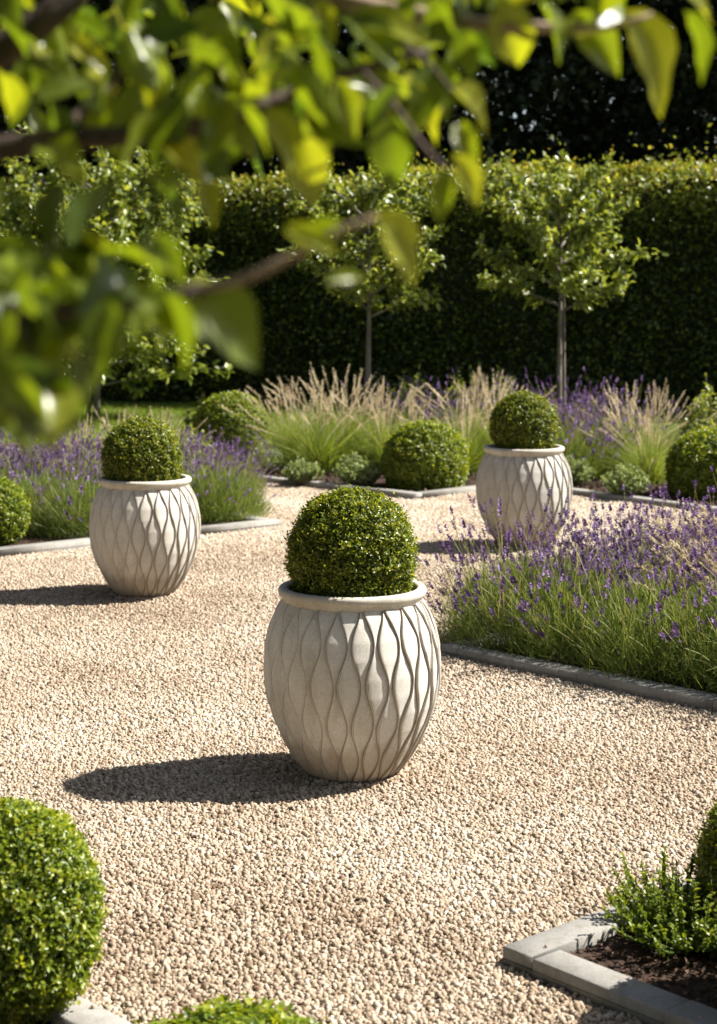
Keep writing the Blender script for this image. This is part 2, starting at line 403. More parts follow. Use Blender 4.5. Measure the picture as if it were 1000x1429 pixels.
# bark mulch chips on the bare soil
def mulch(X, Y, z, r, size=.018):
    n = len(X); P = np.stack([X, Y, z + r.uniform(.002, .012, n)], 1)
    A = rand_dir(n, r); A[:, 2] *= .35; N = rand_dir(n, r) * .5 + np.array([0, 0, 1.])
    return leaves(T_DIA, P, A, N, size * r.uniform(.6, 1.6, n), size * r.uniform(.5, .9, n), r.uniform(0, 1, n))
r = np.random.default_rng(5); mp = []
for b, cnt in ((BEDS[1], 16000), (BEDS[0], 16000), (BEDS[2], 9000), (BEDS[3], 26000), (BEDS[4], 5000)):
    b = np.asarray(b); X = r.uniform(max(b[:, 0].min(), -4.5), min(b[:, 0].max(), 4.5), cnt); Y = r.uniform(b[:, 1].min(), min(b[:, 1].max(), 17), cnt)
    k = inside(b, X, Y)
    for ox, oy in ((.15, 0), (-.15, 0), (0, .15), (0, -.15)): k &= inside(b, X + ox, Y + oy)
    mp.append(mulch(X[k], Y[k], .02, r, .02 if b is not BEDS[3] else .03))
V, F, t = join(mp); kind(link('bark_mulch', mesh('bark_mulch', V, F, M['chip'], t)), 'stuff')

# ------------------------------------------------------------------ pots
def pot_body(pairs, zs=1.0):
    prof = np.array([(0, .150), (.03, .178), (.06, .2026), (.13, .243), (.2, .276), (.267, .298), (.33, .309), (.394, .312), (.46, .307), (.52, .294), (.585, .269), (.61, .254), (.628, .242)])
    nt_ = 230
    zz = np.linspace(0, .628, 400); rr = np.interp(zz, prof[:, 0], prof[:, 1])
    for _ in range(12): rr[1:-1] = .25 * rr[:-2] + .5 * rr[1:-1] + .25 * rr[2:]
    s = np.concatenate([[0], np.cumsum(np.hypot(np.diff(zz), np.diff(rr)))]); s /= s[-1]
    t = np.linspace(0, 1, nt_); z = np.interp(t, s, zz); rad = np.interp(t, s, rr)
    Nl = pairs * 2
    us = np.array([0, .026, .060, .085, .125, .22, .34, .48, .62, .76, .88, .95])
    hs = np.array([.02, .66, 1.0, .88, .88, .77, .62, .47, .33, .20, .09, .03])     # rib at the left edge, then falling to the right
    ph = 1 - t
    # slightly longer scales at mid height
    ph = ph + .012 * np.sin(2 * math.pi * ph)
    Vg = np.zeros((nt_, Nl * len(us), 3)); tint = np.zeros((nt_, Nl * len(us)))
    rj = np.random.default_rng(pairs)
    wob = rj.uniform(-.06, .06, Nl); amp = rj.uniform(.345, .405, Nl); pj = rj.uniform(-.012, .012, Nl)
    env = np.clip(np.minimum(t / .05, (1 - t) / .015), 0, 1); env = env * env * (3 - 2 * env)
    for k in range(Nl):
        def off(i):
            i %= Nl
            return wob[i] * np.sin(math.pi * t) + (-1) ** i * (-1) * (amp[i] + .075 * np.exp(-((1 - t) / .08) ** 2)) * np.cos(2 * math.pi * 2.5 * (ph + pj[i])) * -1
        a0 = k + off(k); a1 = k + 1 + off(k + 1)
        wd = a1 - a0
        for j, u in enumerate(us):
            th = (a0 + (a1 - a0) * u) / Nl * 2 * math.pi
            h = hs[j] * ((.0058 + .0052 * np.clip(wd, 0, 1.2))) + .0015 * math.sin(math.pi * u)
            rr_ = rad + env * (h - .0065)
            c = k * len(us) + j
            Vg[:, c, 0] = rr_ * np.cos(th); Vg[:, c, 1] = rr_ * np.sin(th); Vg[:, c, 2] = z * zs
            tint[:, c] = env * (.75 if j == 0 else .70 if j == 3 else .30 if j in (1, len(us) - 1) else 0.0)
    nc = Vg.shape[1]; i, j = np.meshgrid(np.arange(nt_ - 1), np.arange(nc), indexing='ij'); q = (j + 1) % nc
    F = np.stack([i * nc + j, i * nc + q, (i + 1) * nc + q, (i + 1) * nc + j], -1).reshape(-1, 4)
    return Vg.reshape(-1, 3), [F], tint.ravel()
def lathe(prof, n=128):
    prof = np.array(prof); a = np.arange(n) / n * 2 * math.pi
    V = np.stack([prof[:, None, 0] * np.cos(a), prof[:, None, 0] * np.sin(a), np.repeat(prof[:, 1:2], n, 1)], -1)
    k = len(prof); i, j = np.meshgrid(np.arange(k - 1), np.arange(n), indexing='ij'); q = (j + 1) % n
    F = np.stack([i * n + j, i * n + q, (i + 1) * n + q, (i + 1) * n + j], -1).reshape(-1, 4)
    return V.reshape(-1, 3), [F], np.zeros(k * n)
def pot_rim():
    p = [(.236, .600), (.244, .618), (.250, .622), (.2515, .630), (.254, .635), (.2605, .639), (.2640, .646), (.2645, .654), (.2625, .661), (.257, .666), (.249, .6685), (.240, .668), (.232, .665), (.227, .658), (.225, .648), (.223, .58)]
    p = np.array(p); q = [p[0]]
    for a, b in zip(p[:-1], p[1:]): q += [(a + b) / 2, b]
    q = np.array(q); q[1:-1] = .25 * q[:-2] + .5 * q[1:-1] + .25 * q[2:]
    return lathe(q)
V, F, t = pot_rim(); rim_me = mesh('rim', V, F, M['rim'], t, True)
def soil_disc():
    rr = np.random.default_rng(2); a = np.linspace(0, 2 * math.pi, 49)[:-1]
    V = [(0, 0, .622)]
    for R in (.08, .16, .224):
        V += [(R * math.cos(x), R * math.sin(x), .615 + rr.uniform(-.006, .008)) for x in a]
    F3 = [[0, 1 + j, 1 + (j + 1) % 48] for j in range(48)]; F4 = []
    for k in range(2):
        for j in range(48): q = (j + 1) % 48; F4.append([1 + k * 48 + j, 1 + (k + 1) * 48 + j, 1 + (k + 1) * 48 + q, 1 + k * 48 + q])
    return np.array(V), [np.array(F3), np.array(F4)]
V, F = soil_disc(); soil_me = mesh('potting_soil', V, F, M['bed'])
pot_me = []
for pr in (20, 22):
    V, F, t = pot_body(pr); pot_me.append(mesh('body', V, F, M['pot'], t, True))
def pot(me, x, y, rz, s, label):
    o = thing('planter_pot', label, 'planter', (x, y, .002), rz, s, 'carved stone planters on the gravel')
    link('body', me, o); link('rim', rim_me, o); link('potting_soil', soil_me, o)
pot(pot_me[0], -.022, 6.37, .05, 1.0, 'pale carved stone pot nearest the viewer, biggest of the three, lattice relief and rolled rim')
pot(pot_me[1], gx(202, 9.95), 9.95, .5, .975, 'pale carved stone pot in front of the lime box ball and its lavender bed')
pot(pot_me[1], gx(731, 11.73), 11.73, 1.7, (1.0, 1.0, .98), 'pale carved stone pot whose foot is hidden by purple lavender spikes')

# ------------------------------------------------------------------ clipped box balls
def ball_parts(seed, R, n, leaf, mat, rz=1.0, bot=.45, rough=.022, stray=.012):
    """leafy clipped ball centred on the origin; bot = how far the underside is filled out (square-ish lower half)"""
    r = np.random.default_rng(seed)
    D = rand_dir(n, r)
    def shell(D, seed):
        lump = 1 + rough * vnoise(D, seed, 7, 2) + .6 * rough * vnoise(D, seed + 1, 18, 2)
        v = D * lump[:, None]
        hz = np.where(D[:, 2] < 0, np.minimum(1 / np.maximum(np.hypot(D[:, 0], D[:, 1]), .55), 1 + bot), 1)
        v[:, :2] *= (1 + (hz - 1) * bot)[:, None]
        v[:, 2] *= rz
        return v
    S = shell(D, seed)
    depth = 1 - np.abs(r.normal(0, 1, n)) * .06 + stray * r.exponential(1.2, n) * (r.random(n) < .25)
    cl = vnoise(D, seed + 5, 26, 2)                     # tufts and hollows
    depth += .040 * cl
    P = S * (R * depth)[:, None]
    A = unit(D * .22 + rand_dir(n, r) * .95 + np.array([0, 0, .15])); N = unit(D * .85 + np.array([0, 0, .40]) + rand_dir(n, r) * .5)
    t = np.clip(.56 + .24 * cl + r.normal(0, .25, n), 0, 1)
    V, F, t = leaves(T_OVAL, P, A, N, leaf * r.uniform(.7, 1.25, n), leaf * r.uniform(.5, .72, n), t)
    fol = mesh('foliage', V, F, mat, t)
    # solid dark core added to block light, in place of inner twigs
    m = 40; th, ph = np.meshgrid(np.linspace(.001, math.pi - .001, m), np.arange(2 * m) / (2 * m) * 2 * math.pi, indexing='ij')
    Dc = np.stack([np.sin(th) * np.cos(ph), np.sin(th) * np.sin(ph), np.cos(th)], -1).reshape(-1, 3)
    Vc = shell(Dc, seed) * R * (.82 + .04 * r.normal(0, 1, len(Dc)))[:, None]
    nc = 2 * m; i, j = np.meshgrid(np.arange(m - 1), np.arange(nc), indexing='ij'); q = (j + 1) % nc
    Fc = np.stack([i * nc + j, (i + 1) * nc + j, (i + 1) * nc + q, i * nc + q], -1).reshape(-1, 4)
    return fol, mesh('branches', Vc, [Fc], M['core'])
def ball(parts, loc, label, name='box_ball', group='clipped box balls', rz=0, s=1):
    o = thing(name, label, 'topiary', (loc[0], loc[1], 0 if name == 'box_ball' else .60), rz, 1, group)
    dz = loc[2] - o.location.z
    for nm, me in zip(('foliage', 'branches'), parts): link(nm, me, o, (0, 0, dz), 0, s)
    return o
b_near = ball_parts(1, .222, 38000, .0140, M['box'], 1.0, .35, .034, .024)
ball(b_near, (-.022, 6.37, .785), 'clipped box ball growing in the nearest of the carved pots', rz=.6, name='topiary_ball', group='box balls growing in the pots')
b_mid = ball_parts(2, .218, 26000, .0160, M['box'], 1.0, .2, .034, .022)
ball(b_mid, (gx(198, 9.95), 9.95, .755), 'clipped box ball in the pot beside the lime ball and lavender bed', rz=2.1, name='topiary_ball', group='box balls growing in the pots')
ball(b_mid, (gx(731, 11.73), 11.73, .79), 'clipped box ball in the farthest pot, behind the lavender bank', rz=4.0, name='topiary_ball', s=.985, group='box balls growing in the pots')
b_bed = ball_parts(3, .350, 26000, .025, M['box_fresh'], .92, .35, .03)
ball(b_bed, (gx(593, 14.85), 14.85, .235), 'round box ball in the far bed between the pale shrubs and the farthest pot')
ball(b_bed, (gx(325, 17.2), 17.0, .34), 'round box ball at the back, behind purple lavender and beside feathery grass', rz=1.5, s=1.0)
ball(b_bed, (gx(998, 14.3), 14.3, .20), 'box ball cut by the picture edge, right of the last feathery grass', rz=2.9, s=1.08)
b_lime = ball_parts(4, .230, 20000, .020, M['box_fresh'], 1.0, .25, .03)
ball(b_lime, (gx(-10, 11.75), 11.75, .215), 'small lime green box ball at the edge of the bed beside a carved pot', rz=.3)
b_front = ball_parts(5, .230, 26000, .0165, M['box_fresh'], 1.12, .3, .035, .02)
ball(b_front, (gx(8, 4.22), 4.22, .275), 'bright leafy lime box ball closest to the viewer, beside the short kerb', s=.96)
ball(b_front, (gx(322, 3.72), 3.72, -.055), 'low box mound of which only the leafy top shows at the frame edge', rz=2.2, s=(1.6, 1.6, 1.02))
b_dark = ball_parts(6, .25, 34000, .0150, M['box'], 1.05, .3, .04, .02)
ball(b_dark, (gx(1102, 4.85), 4.85, .15), 'dark box ball half out of frame, behind the low plants of the corner bed', rz=1.0)
ball(b_dark, (1.12, 4.25, .29), 'box ball outside the frame that shades the corner bark bed', rz=2.4)

# ------------------------------------------------------------------ lavender
def lavender(seed, R=.38, H=.35, nf=8500, ns=270, spike=.045):
    r = np.random.default_rng(seed)
    # foliage shoots filling a dome
    a = r.uniform(0, 2 * math.pi, nf); el_ = np.arcsin(r.uniform(.02, 1, nf)); f = r.uniform(.35, 1, nf) ** .6
    D = np.stack([np.cos(a) * np.cos(el_), np.sin(a) * np.cos(el_), np.sin(el_)], 1)
    P = D * np.array([R, R, H]) * f[:, None] * r.uniform(.80, 1.0, nf)[:, None]
    up = unit(D * .55 + np.array([0, 0, .7]) + r.normal(0, .42, (nf, 3)))
    V1, F1, t1, _ = ribbons(P, up, rand_dir(nf, r), r.uniform(.035, .095, nf), r.uniform(.0020, .0042, nf), r.normal(0, .15, (nf, 3)), np.clip(r.normal(.5, .22, nf), 0, 1), 2)
    # flower stems
    a = r.uniform(0, 2 * math.pi, ns); el_ = np.arcsin(r.uniform(.12, 1, ns))
    D = np.stack([np.cos(a) * np.cos(el_), np.sin(a) * np.cos(el_), np.sin(el_)], 1)
    P = D * np.array([R, R, H]) * r.uniform(.55, .85, ns)[:, None]
    d = unit(D * .70 + np.array([0, 0, .9]) + r.normal(0, .16, (ns, 3)))
    L = r.uniform(.10, .25, ns) + .14 * (r.random(ns) < .18)
    V2, F2, t2, C = ribbons(P, d, rand_dir(ns, r), L, .0024, r.normal(0, .12, (ns, 3)) + np.array([0, 0, -.05]), r.uniform(0, 1, ns), 3, False)
    nb = 110                                            # bare straw stems of spent flowers
    a = r.uniform(0, 2 * math.pi, nb); Db = unit(np.stack([np.cos(a), np.sin(a), r.uniform(.15, .9, nb)], 1))
    V4, F4, t4, _ = ribbons(Db * np.array([R, R, H]) * .7, unit(Db * .8 + np.array([0, 0, .6]) + r.normal(0, .2, (nb, 3))), rand_dir(nb, r), r.uniform(.12, .25, nb), .0018, r.normal(0, .15, (nb, 3)), r.uniform(.6, 1, nb), 3, False)
    V2, F2, t2 = join([(V2, F2, t2), (V4, F4, t4)])
    tips = C[:, -1]; td = unit(C[:, -1] - C[:, -2])
    parts = []
    base_t = np.clip(r.normal(.5, .2, ns), 0, 1); sl = spike * r.uniform(.6, 1.35, ns)
    for lv in range(7):
        if lv == 0: ff = -.55
        else: ff = lv / 6
        wdt = .0115 * (1.0 if lv < 5 else .72) * (.7 if lv == 0 else 1)
        for q in range(4):
            ang = r.uniform(0, 6.28, ns); u = unit(np.cross(td, rand_dir(ns, r)))
            Pq = tips + td * (ff * sl)[:, None]
            keep = r.random(ns) < (.45 if lv == 0 else .92)
            A = unit(u * .9 + td * .75)
            parts.append(leaves(T_DIA, Pq[keep], A[keep], (td + .3 * rand_dir(ns, r))[keep], wdt * r.uniform(.8, 1.5, ns)[keep], wdt * r.uniform(.8, 1.2, ns)[keep], np.clip(base_t + r.normal(0, .18, ns), 0, 1)[keep]))
    V3, F3, t3 = join(parts)
    return mesh('foliage', V1, F1, M['lav_leaf'], t1), mesh('stems', V2, F2, M['lav_stem'], t2), mesh('blossoms', V3, F3, M['lav_flower'], t3)
LAV = [lavender(31), lavender(32), lavender(33)]
LAV_LOW = [lavender(34, ns=70), lavender(35, ns=110)]
LAV_PROTO = {}
def lav(me, x, y, s, label, group, rz=None, sz=1.0, z=.02):
    key = me[0].name
    if key not in LAV_PROTO:
        o = link('lavender_plant', None)
        for nm, m_ in zip(('foliage', 'stems', 'blossoms'), me): link(nm, m_, o)
        LAV_PROTO[key] = o
    else: o = copy_tree(LAV_PROTO[key])
    o.location = (x, y, z); o.rotation_euler = (0, 0, rng.uniform(0, 6.28) if rz is None else rz); o.scale = (s, s, s * sz)
    return tag(o, label, 'lavender', group)
# big bank in the right bed: rows run along the front kerb
d1 = np.array([.716, -.698]); d2 = np.array([.698, .716]); c0 = np.array([.384, 8.35])
rr = np.random.default_rng(77); k = 0
for j in range(4):
    for i in range(7):
        if j == 3 and i > 4: continue
        p = c0 + d1 * (.10 + .42 * i + rr.uniform(-.05, .05)) + d2 * (.43 + .46 * j + rr.uniform(-.05, .05))
        if p[0] > .2 * p[1] + .9: continue
        s = 1.02 + .07 * min(i, 3) + rr.uniform(-.06, .06)
        if (i, j) == (0, 0): lab, g = 'lavender plant at the kerb corner of the bank, spilling towards the nearest pot', None
        elif i == 0 and j == 2: lab, g = 'lavender plant whose spikes lean over gravel before the farthest pot', None
        else: lab, g = 'lavender plant in the dense flowering bank behind the dark stone edging', 'lavender plants of the big bank'
        if (i, j) == (0, 0): s = 1.14
        me = LAV_LOW[(i + j) % 2] if j == 0 and i > 0 else LAV[(i + 2 * j) % 3]
        lav(me, p[0], p[1], s, lab, g)
# left bed
for px, Y, s, low in ((60, 12.3, 1.1, 1), (125, 12.15, 1.05, 1), (310, 12.95, 1.0, 1), (270, 12.9, 1.0, 1), (20, 13.0, 1.08, 0), (85, 13.2, 1.05, 0), (150, 13.3, 1.02, 0), (30, 14.1, .98, 0), (110, 14.0, .98, 0), (215, 13.5, 1.0, 0),
                      (-60, 12.9, 1.2, 0), (-40, 14.0, 1.2, 0)):
    lab = 'green lavender clump at the kerb with few flowers, behind the carved pot' if (low and px > 200) else 'green lavender clump with few flowers beside the small lime ball' if low else 'purple flowering lavender in the drift behind the small lime ball'
    lav((LAV_LOW if low else LAV)[int(px) % 2], gx(px, Y), Y, s, lab, 'lavender drift behind the lime ball' if not low else 'low green lavender at the kerb by the pot' if px > 200 else 'low green lavender beside the lime ball')
for px, Y, s in ((285, 14.1, .82), (325, 14.6, .78), (262, 14.9, .85)):
    lav(LAV[int(px) % 3], gx(px, Y), Y, s, 'dusky purple lavender in front of the rear box ball, leaning over the path', 'lavender in front of the rear box ball')
# far bed, behind and beside the grasses
for px, Y, s in ((555, 17.3, 1.3), (610, 17.5, 1.25), (660, 17.2, 1.3), (705, 17.6, 1.3)):
    lav(LAV[int(px) % 3], gx(px, Y), Y, s, 'lavender showing purple spikes behind the feathery grasses', 'lavender behind the feathery grasses')
for px, Y, s in ((785, 15.6, 1.3), (825, 15.9, 1.3), (850, 16.6, 1.35), (765, 16.8, 1.35)):
    lav(LAV[int(px) % 3], gx(px, Y), Y, s, 'tall lavender rising behind the farthest pot, next to its box ball', 'tall lavender behind the farthest pot')

# ------------------------------------------------------------------ feather grasses
def grass(seed, nb=1000, npl=36, H=.60, spread=.5, lean=(0, 0), PH=.88):
    r = np.random.default_rng(seed)
    def dirs(n, sp):
        a = r.uniform(0, 6.28, n); m = np.abs(r.normal(0, sp, n))
        return unit(np.stack([np.cos(a) * m + lean[0], np.sin(a) * m + lean[1], np.ones(n)], 1))
    D = dirs(nb, spread); P = np.concatenate([r.normal(0, .055, (nb, 2)), np.zeros((nb, 1))], 1)
    hor = D.copy(); hor[:, 2] = 0
    V, F, t, _ = ribbons(P, D, rand_dir(nb, r), H * r.uniform(.5, 1.15, nb), r.uniform(.003, .006, nb), hor * .55 - np.array([0, 0, .25]) * r.uniform(.4, 1.2, nb)[:, None], np.clip(r.normal(.5, .25, nb), 0, 1), 5)
    bl = mesh('foliage', V, F, M['grass_blade'], t)
    D = dirs(npl, spread * .62); P = np.concatenate([r.normal(0, .05, (npl, 2)), np.zeros((npl, 1))], 1)
    hor = D.copy(); hor[:, 2] = 0; L = PH * r.uniform(.62, 1.05, npl)
    V1, F1, t1, C = ribbons(P, D, rand_dir(npl, r), L, .003, hor * .55 - np.array([0, 0, .17]), r.uniform(.4, .9, npl), 10, False)
    st = mesh('stems', V1, F1, M['plume'], t1 * .5)
    parts = []; pl = r.uniform(.15, .25, npl); tp = C[:, -1]; td = unit(C[:, -1] - C[:, -3]); bt = np.clip(r.normal(.55, .22, npl), 0, 1)
    for q in range(75):
        f = r.uniform(-.05, 1, npl); wid = .35 + .65 * np.sin(np.clip(f, 0, 1) * math.pi) ** .6
        u = unit(np.cross(td, rand_dir(npl, r)))
        Pq = tp + td * ((f - .6) * pl)[:, None]
        parts.append(leaves(T_DIA, Pq, u * .55 + td, u, (.024 * wid * r.uniform(.6, 1.4, npl)), .0030, np.clip(bt + r.normal(0, .15, npl), 0, 1)))
    V2, F2, t2 = join(parts)
    return bl, st, mesh('blossoms', V2, F2, M['plume'], t2)
GR = [grass(41), grass(42, npl=42, spread=.6, lean=(.05, 0)), grass(43, lean=(-.05, 0))]
GPROTO = {}
def feather(me, x, y, s, label, group=None, rz=0):
    key = me[0].name
    if key not in GPROTO:
        o = link('feather_grass', None)
        for nm, m_ in zip(('foliage', 'stems', 'blossoms'), me): link(nm, m_, o)
        GPROTO[key] = o
    else: o = copy_tree(GPROTO[key])
    o.location = (x, y, .02); o.rotation_euler = (0, 0, rz); o.scale = (s, s, s)
    kind(o, 'thing')
    return tag(o, label, 'grass', group)
for i, (px, Y, s) in enumerate(((405, 16.4, 1.02), (445, 16.0, 1.08), (490, 16.3, 1.1), (535, 16.1, 1.02), (575, 16.5, .95), (465, 17.0, 1.1))):
    feather(GR[i % 3], gx(px, Y), Y, s, 'feathery grass in the broad clump behind the two pale shrubs', 'feathery grasses behind the pale shrubs', i * 1.3)
for i, (px, Y, s) in enumerate(((645, 15.9, 1.0), (690, 16.2, 1.1), (668, 16.8, 1.1))):
    feather(GR[(i + 1) % 3], gx(px, Y), Y, s, 'feathery grass rising behind the box ball of the farthest pot', 'feathery grasses behind the farthest pot', i * 1.7 + .4)
for i, (px, Y, s) in enumerate(((880, 15.7, 1.0), (915, 16.1, 1.0), (905, 15.1, .85))):
    feather(GR[(i + 2) % 3], gx(px, Y), Y, s, 'feathery grass between the tall lavender and the frame edge box ball', 'feathery grasses beside the frame edge box ball', i * 2.1 + .9)
for i, (px, Y, s) in enumerate(((120, 15.2, .72), (170, 15.4, .80), (225, 15.6, .74))):
    feather(GR[i % 3], gx(px, Y), Y, s, 'pale dry grass at the lawn edge behind the purple lavender drift', 'pale grasses at the lawn edge', i * 1.1 + .2)
GL = grass(46, nb=160, npl=26, H=.45, spread=.35, lean=(-.42, .0), PH=.80)
feather(GL, gx(1048, 8.45), 8.45, .92, 'pale feather grass whose plumes arch over the middle of the lavender bank')
feather(GL, gx(1062, 8.0), 8.0, .84, 'pale feather grass with plumes in front of the lavender spikes, nearest the kerb', None, -.3)
feather(GL, gx(1085, 9.3), 9.3, .9, 'pale feather grass arching out behind the lavender bank at the frame edge', None, .25)

# ------------------------------------------------------------------ small leafy shrubs
def shrub(seed, R, H, nst, leaf, mat, per=26, width=.5, upright=.5, stem=None):
    r = np.random.default_rng(seed); stems, lv = [], []
    for q in range(nst):
        a = r.uniform(0, 6.28); m = math.sqrt(r.random()) * R
        tip = np.array([math.cos(a) * m, math.sin(a) * m, H * (1 - .5 * (m / R) ** 2) * r.uniform(.75, 1.08)])
        b = np.array([math.cos(a) * m * .25, math.sin(a) * m * .25, 0])
        mid = (b + tip) / 2 + np.array([math.cos(a), math.sin(a), -.2]) * R * .12
        C = smooth_path([b, mid, tip], 7); stems.append(tube(C, np.linspace(.004, .0015, 7), 4))
        f = r.uniform(.25, 1.0, per); P = np.stack([np.interp(f, np.linspace(0, 1, 7), C[:, k]) for k in range(3)], 1)
        dd = unit(tip - b); A = unit(rand_dir(per, r) + dd * upright + np.array([0, 0, .15]))
        N = unit(np.array([0, 0, 1.]) + .5 * rand_dir(per, r) + .3 * dd)
        lv.append(leaves(T_OVAL, P, A, N, leaf * r.uniform(.6, 1.2, per), leaf * width * r.uniform(.8, 1.2, per), np.clip(r.normal(.35, .18, per) + .3 * f ** 2, 0, 1)))
    V, F, t = join(lv); S = join(stems)
    return mesh('foliage', V, F, mat, t), mesh('stems', S[0], S[1], stem or M['bark'], np.full(len(S[0]), .3))
def put(me, name, label, cat, loc, s=1, rz=0, group=None):
    o = thing(name, label, cat, loc, rz, s, group)
    for nm, m_ in zip(('foliage', 'stems'), me): link(nm, m_, o)
    return o
PALE = [shrub(51, .20, .26, 70, .032, M['pale'], 30), shrub(52, .22, .28, 80, .032, M['pale'], 30)]
put(PALE[0], 'pale_shrub', 'small pale green shrub between the lavender and its wider twin', 'shrub', (gx(422, 15.05), 15.05, .02), .86)
put(PALE[1], 'pale_shrub', 'wider pale green shrub close to the round far bed ball', 'shrub', (gx(500, 14.9), 14.9, .02), 1.0)
put(PALE[0], 'pale_shrub', 'pale shrub peeping out beside the rim of the farthest pot', 'shrub', (gx(800, 14.95), 14.95, .02), .95, 1.4)
put(PALE[1], 'pale_shrub', 'pale green shrub on the kerb between farthest pot and grass', 'shrub', (gx(870, 14.15), 14.15, .02), .98, 2.2)
put(PALE[0], 'pale_shrub', 'grey green shrub partly hidden beside the rear box ball', 'shrub', (gx(372, 15.9), 15.9, .02), .95, .7)
GREEN = [shrub(53, .22, .42, 60, .045, M['tree'], 26), shrub(54, .30, .85, 60, .055, M['tree'], 34)]
put(GREEN[0], 'leafy_shrub', 'leafy green shrub between the potted ball and the rear ball', 'shrub', (gx(268, 15.9), 15.9, .02), 1.0)
put(GREEN[0], 'leafy_shrub', 'dark leafy shrub at the lawn edge beside the rear box ball', 'shrub', (gx(292, 17.9), 17.9, .02), 1.3, 1.1)
put(GREEN[1], 'leafy_shrub', 'tall leafy shrub behind the frame edge box ball', 'shrub', (gx(998, 15.8), 15.8, .02), 1.0)
for px, Y in ((690, 18.2), (650, 18.3), (575, 18.25)):
    put(GREEN[1], 'leafy_shrub', 'thin dark shrub showing between grass plumes and hedge', 'shrub', (gx(px, Y), Y, .02), .95, px, 'thin shrubs before the hedge')
SPRIG = shrub(55, .21, .17, 110, .017, M['box_fresh'], 38, .5, .35, M['lav_leaf'])
put(SPRIG, 'low_plant', 'dark low leafy plant in the shade of the corner bed', 'plant', (.86, 4.68, .02), 1.1)
SPR2 = shrub(56, .20, .20, 16, .018, M['box_fresh'], 46, .5, .55, M['lav_leaf'])
put(SPR2, 'young_plant', 'young upright lime shoots above the dark corner plant', 'plant', (.83, 4.86, .02), .95)

# ------------------------------------------------------------------ hedge
def hedge():
    r = np.random.default_rng(61)
    a, b = np.array([-9.0, 27.2]), np.array([9.0, 21.6])
    d = (b - a); Ln = np.linalg.norm(d); d /= Ln; nf = np.array([d[1], -d[0]])         # towards the camera
    def H(s): return 2.96 + .012 * s + .03 * np.sin(s * 1.3) + .03 * np.sin(s * 3.7 + 1)
    parts = []
    n = 85000
    s = r.uniform(0, Ln, n); z = r.uniform(0.0, 1, n) * H(s)
    Pn = np.stack([s, z, np.zeros(n)], 1); bump = .09 * vnoise(Pn, 8, 2.2, 3)
    o = bump + np.abs(r.normal(0, .10, n)) * -1 + .05 + (.10 + .20 * r.random(n)) * np.clip((z - 2.0) / .8, 0, 1) ** 1.5 + (r.random(n) < .02) * r.uniform(.08, .2, n)
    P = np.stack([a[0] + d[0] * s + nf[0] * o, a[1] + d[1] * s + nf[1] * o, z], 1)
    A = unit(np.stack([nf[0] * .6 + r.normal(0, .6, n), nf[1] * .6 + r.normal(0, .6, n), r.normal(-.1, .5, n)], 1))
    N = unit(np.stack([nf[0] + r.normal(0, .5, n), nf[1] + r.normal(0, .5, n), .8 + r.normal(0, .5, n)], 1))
    parts.append(leaves(T_DIA, P, A, N, .068 * r.uniform(.7, 1.3, n), .045 * r.uniform(.8, 1.2, n), np.clip(r.normal(.30, .2, n) + .4 * np.clip((z - 2.2) / .8, 0, 1), 0, .95)))  # upper leaves tinted lighter: sun on the hedge top put into colour
    n = 42000                                                                          # top
    s = r.uniform(0, Ln, n); o = -r.uniform(-.08, 1.0, n); z = H(s) + .05 * r.normal(0, 1, n) + .07 * vnoise(np.stack([s, o, o], 1), 4, 4, 2) + .10 * r.exponential(1, n) * (r.random(n) < .05)
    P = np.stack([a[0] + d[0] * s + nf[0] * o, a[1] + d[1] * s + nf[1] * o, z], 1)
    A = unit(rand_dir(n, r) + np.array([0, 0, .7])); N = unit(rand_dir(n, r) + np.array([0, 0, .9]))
    parts.append(leaves(T_DIA, P, A, N, .068 * r.uniform(.7, 1.3, n), .045 * r.uniform(.8, 1.2, n), np.clip(r.normal(.72, .22, n), 0, 1)))  # lighter tint again, the sunlit top worked into the leaf colour
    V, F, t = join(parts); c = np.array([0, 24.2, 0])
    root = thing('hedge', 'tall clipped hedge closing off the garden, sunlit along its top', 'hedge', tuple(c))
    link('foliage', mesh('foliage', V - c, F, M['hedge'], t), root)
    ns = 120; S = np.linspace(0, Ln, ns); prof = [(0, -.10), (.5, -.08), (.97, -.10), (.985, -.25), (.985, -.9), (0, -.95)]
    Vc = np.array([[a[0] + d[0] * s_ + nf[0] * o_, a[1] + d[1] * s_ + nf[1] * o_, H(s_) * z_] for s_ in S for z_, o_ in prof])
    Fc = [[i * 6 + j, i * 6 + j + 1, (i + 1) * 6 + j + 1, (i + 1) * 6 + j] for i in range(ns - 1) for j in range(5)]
    link('branches', mesh('branches', Vc - c, [np.array(Fc)], M['core']), root)  # same solid dark core, added behind the hedge leaves
hedge()

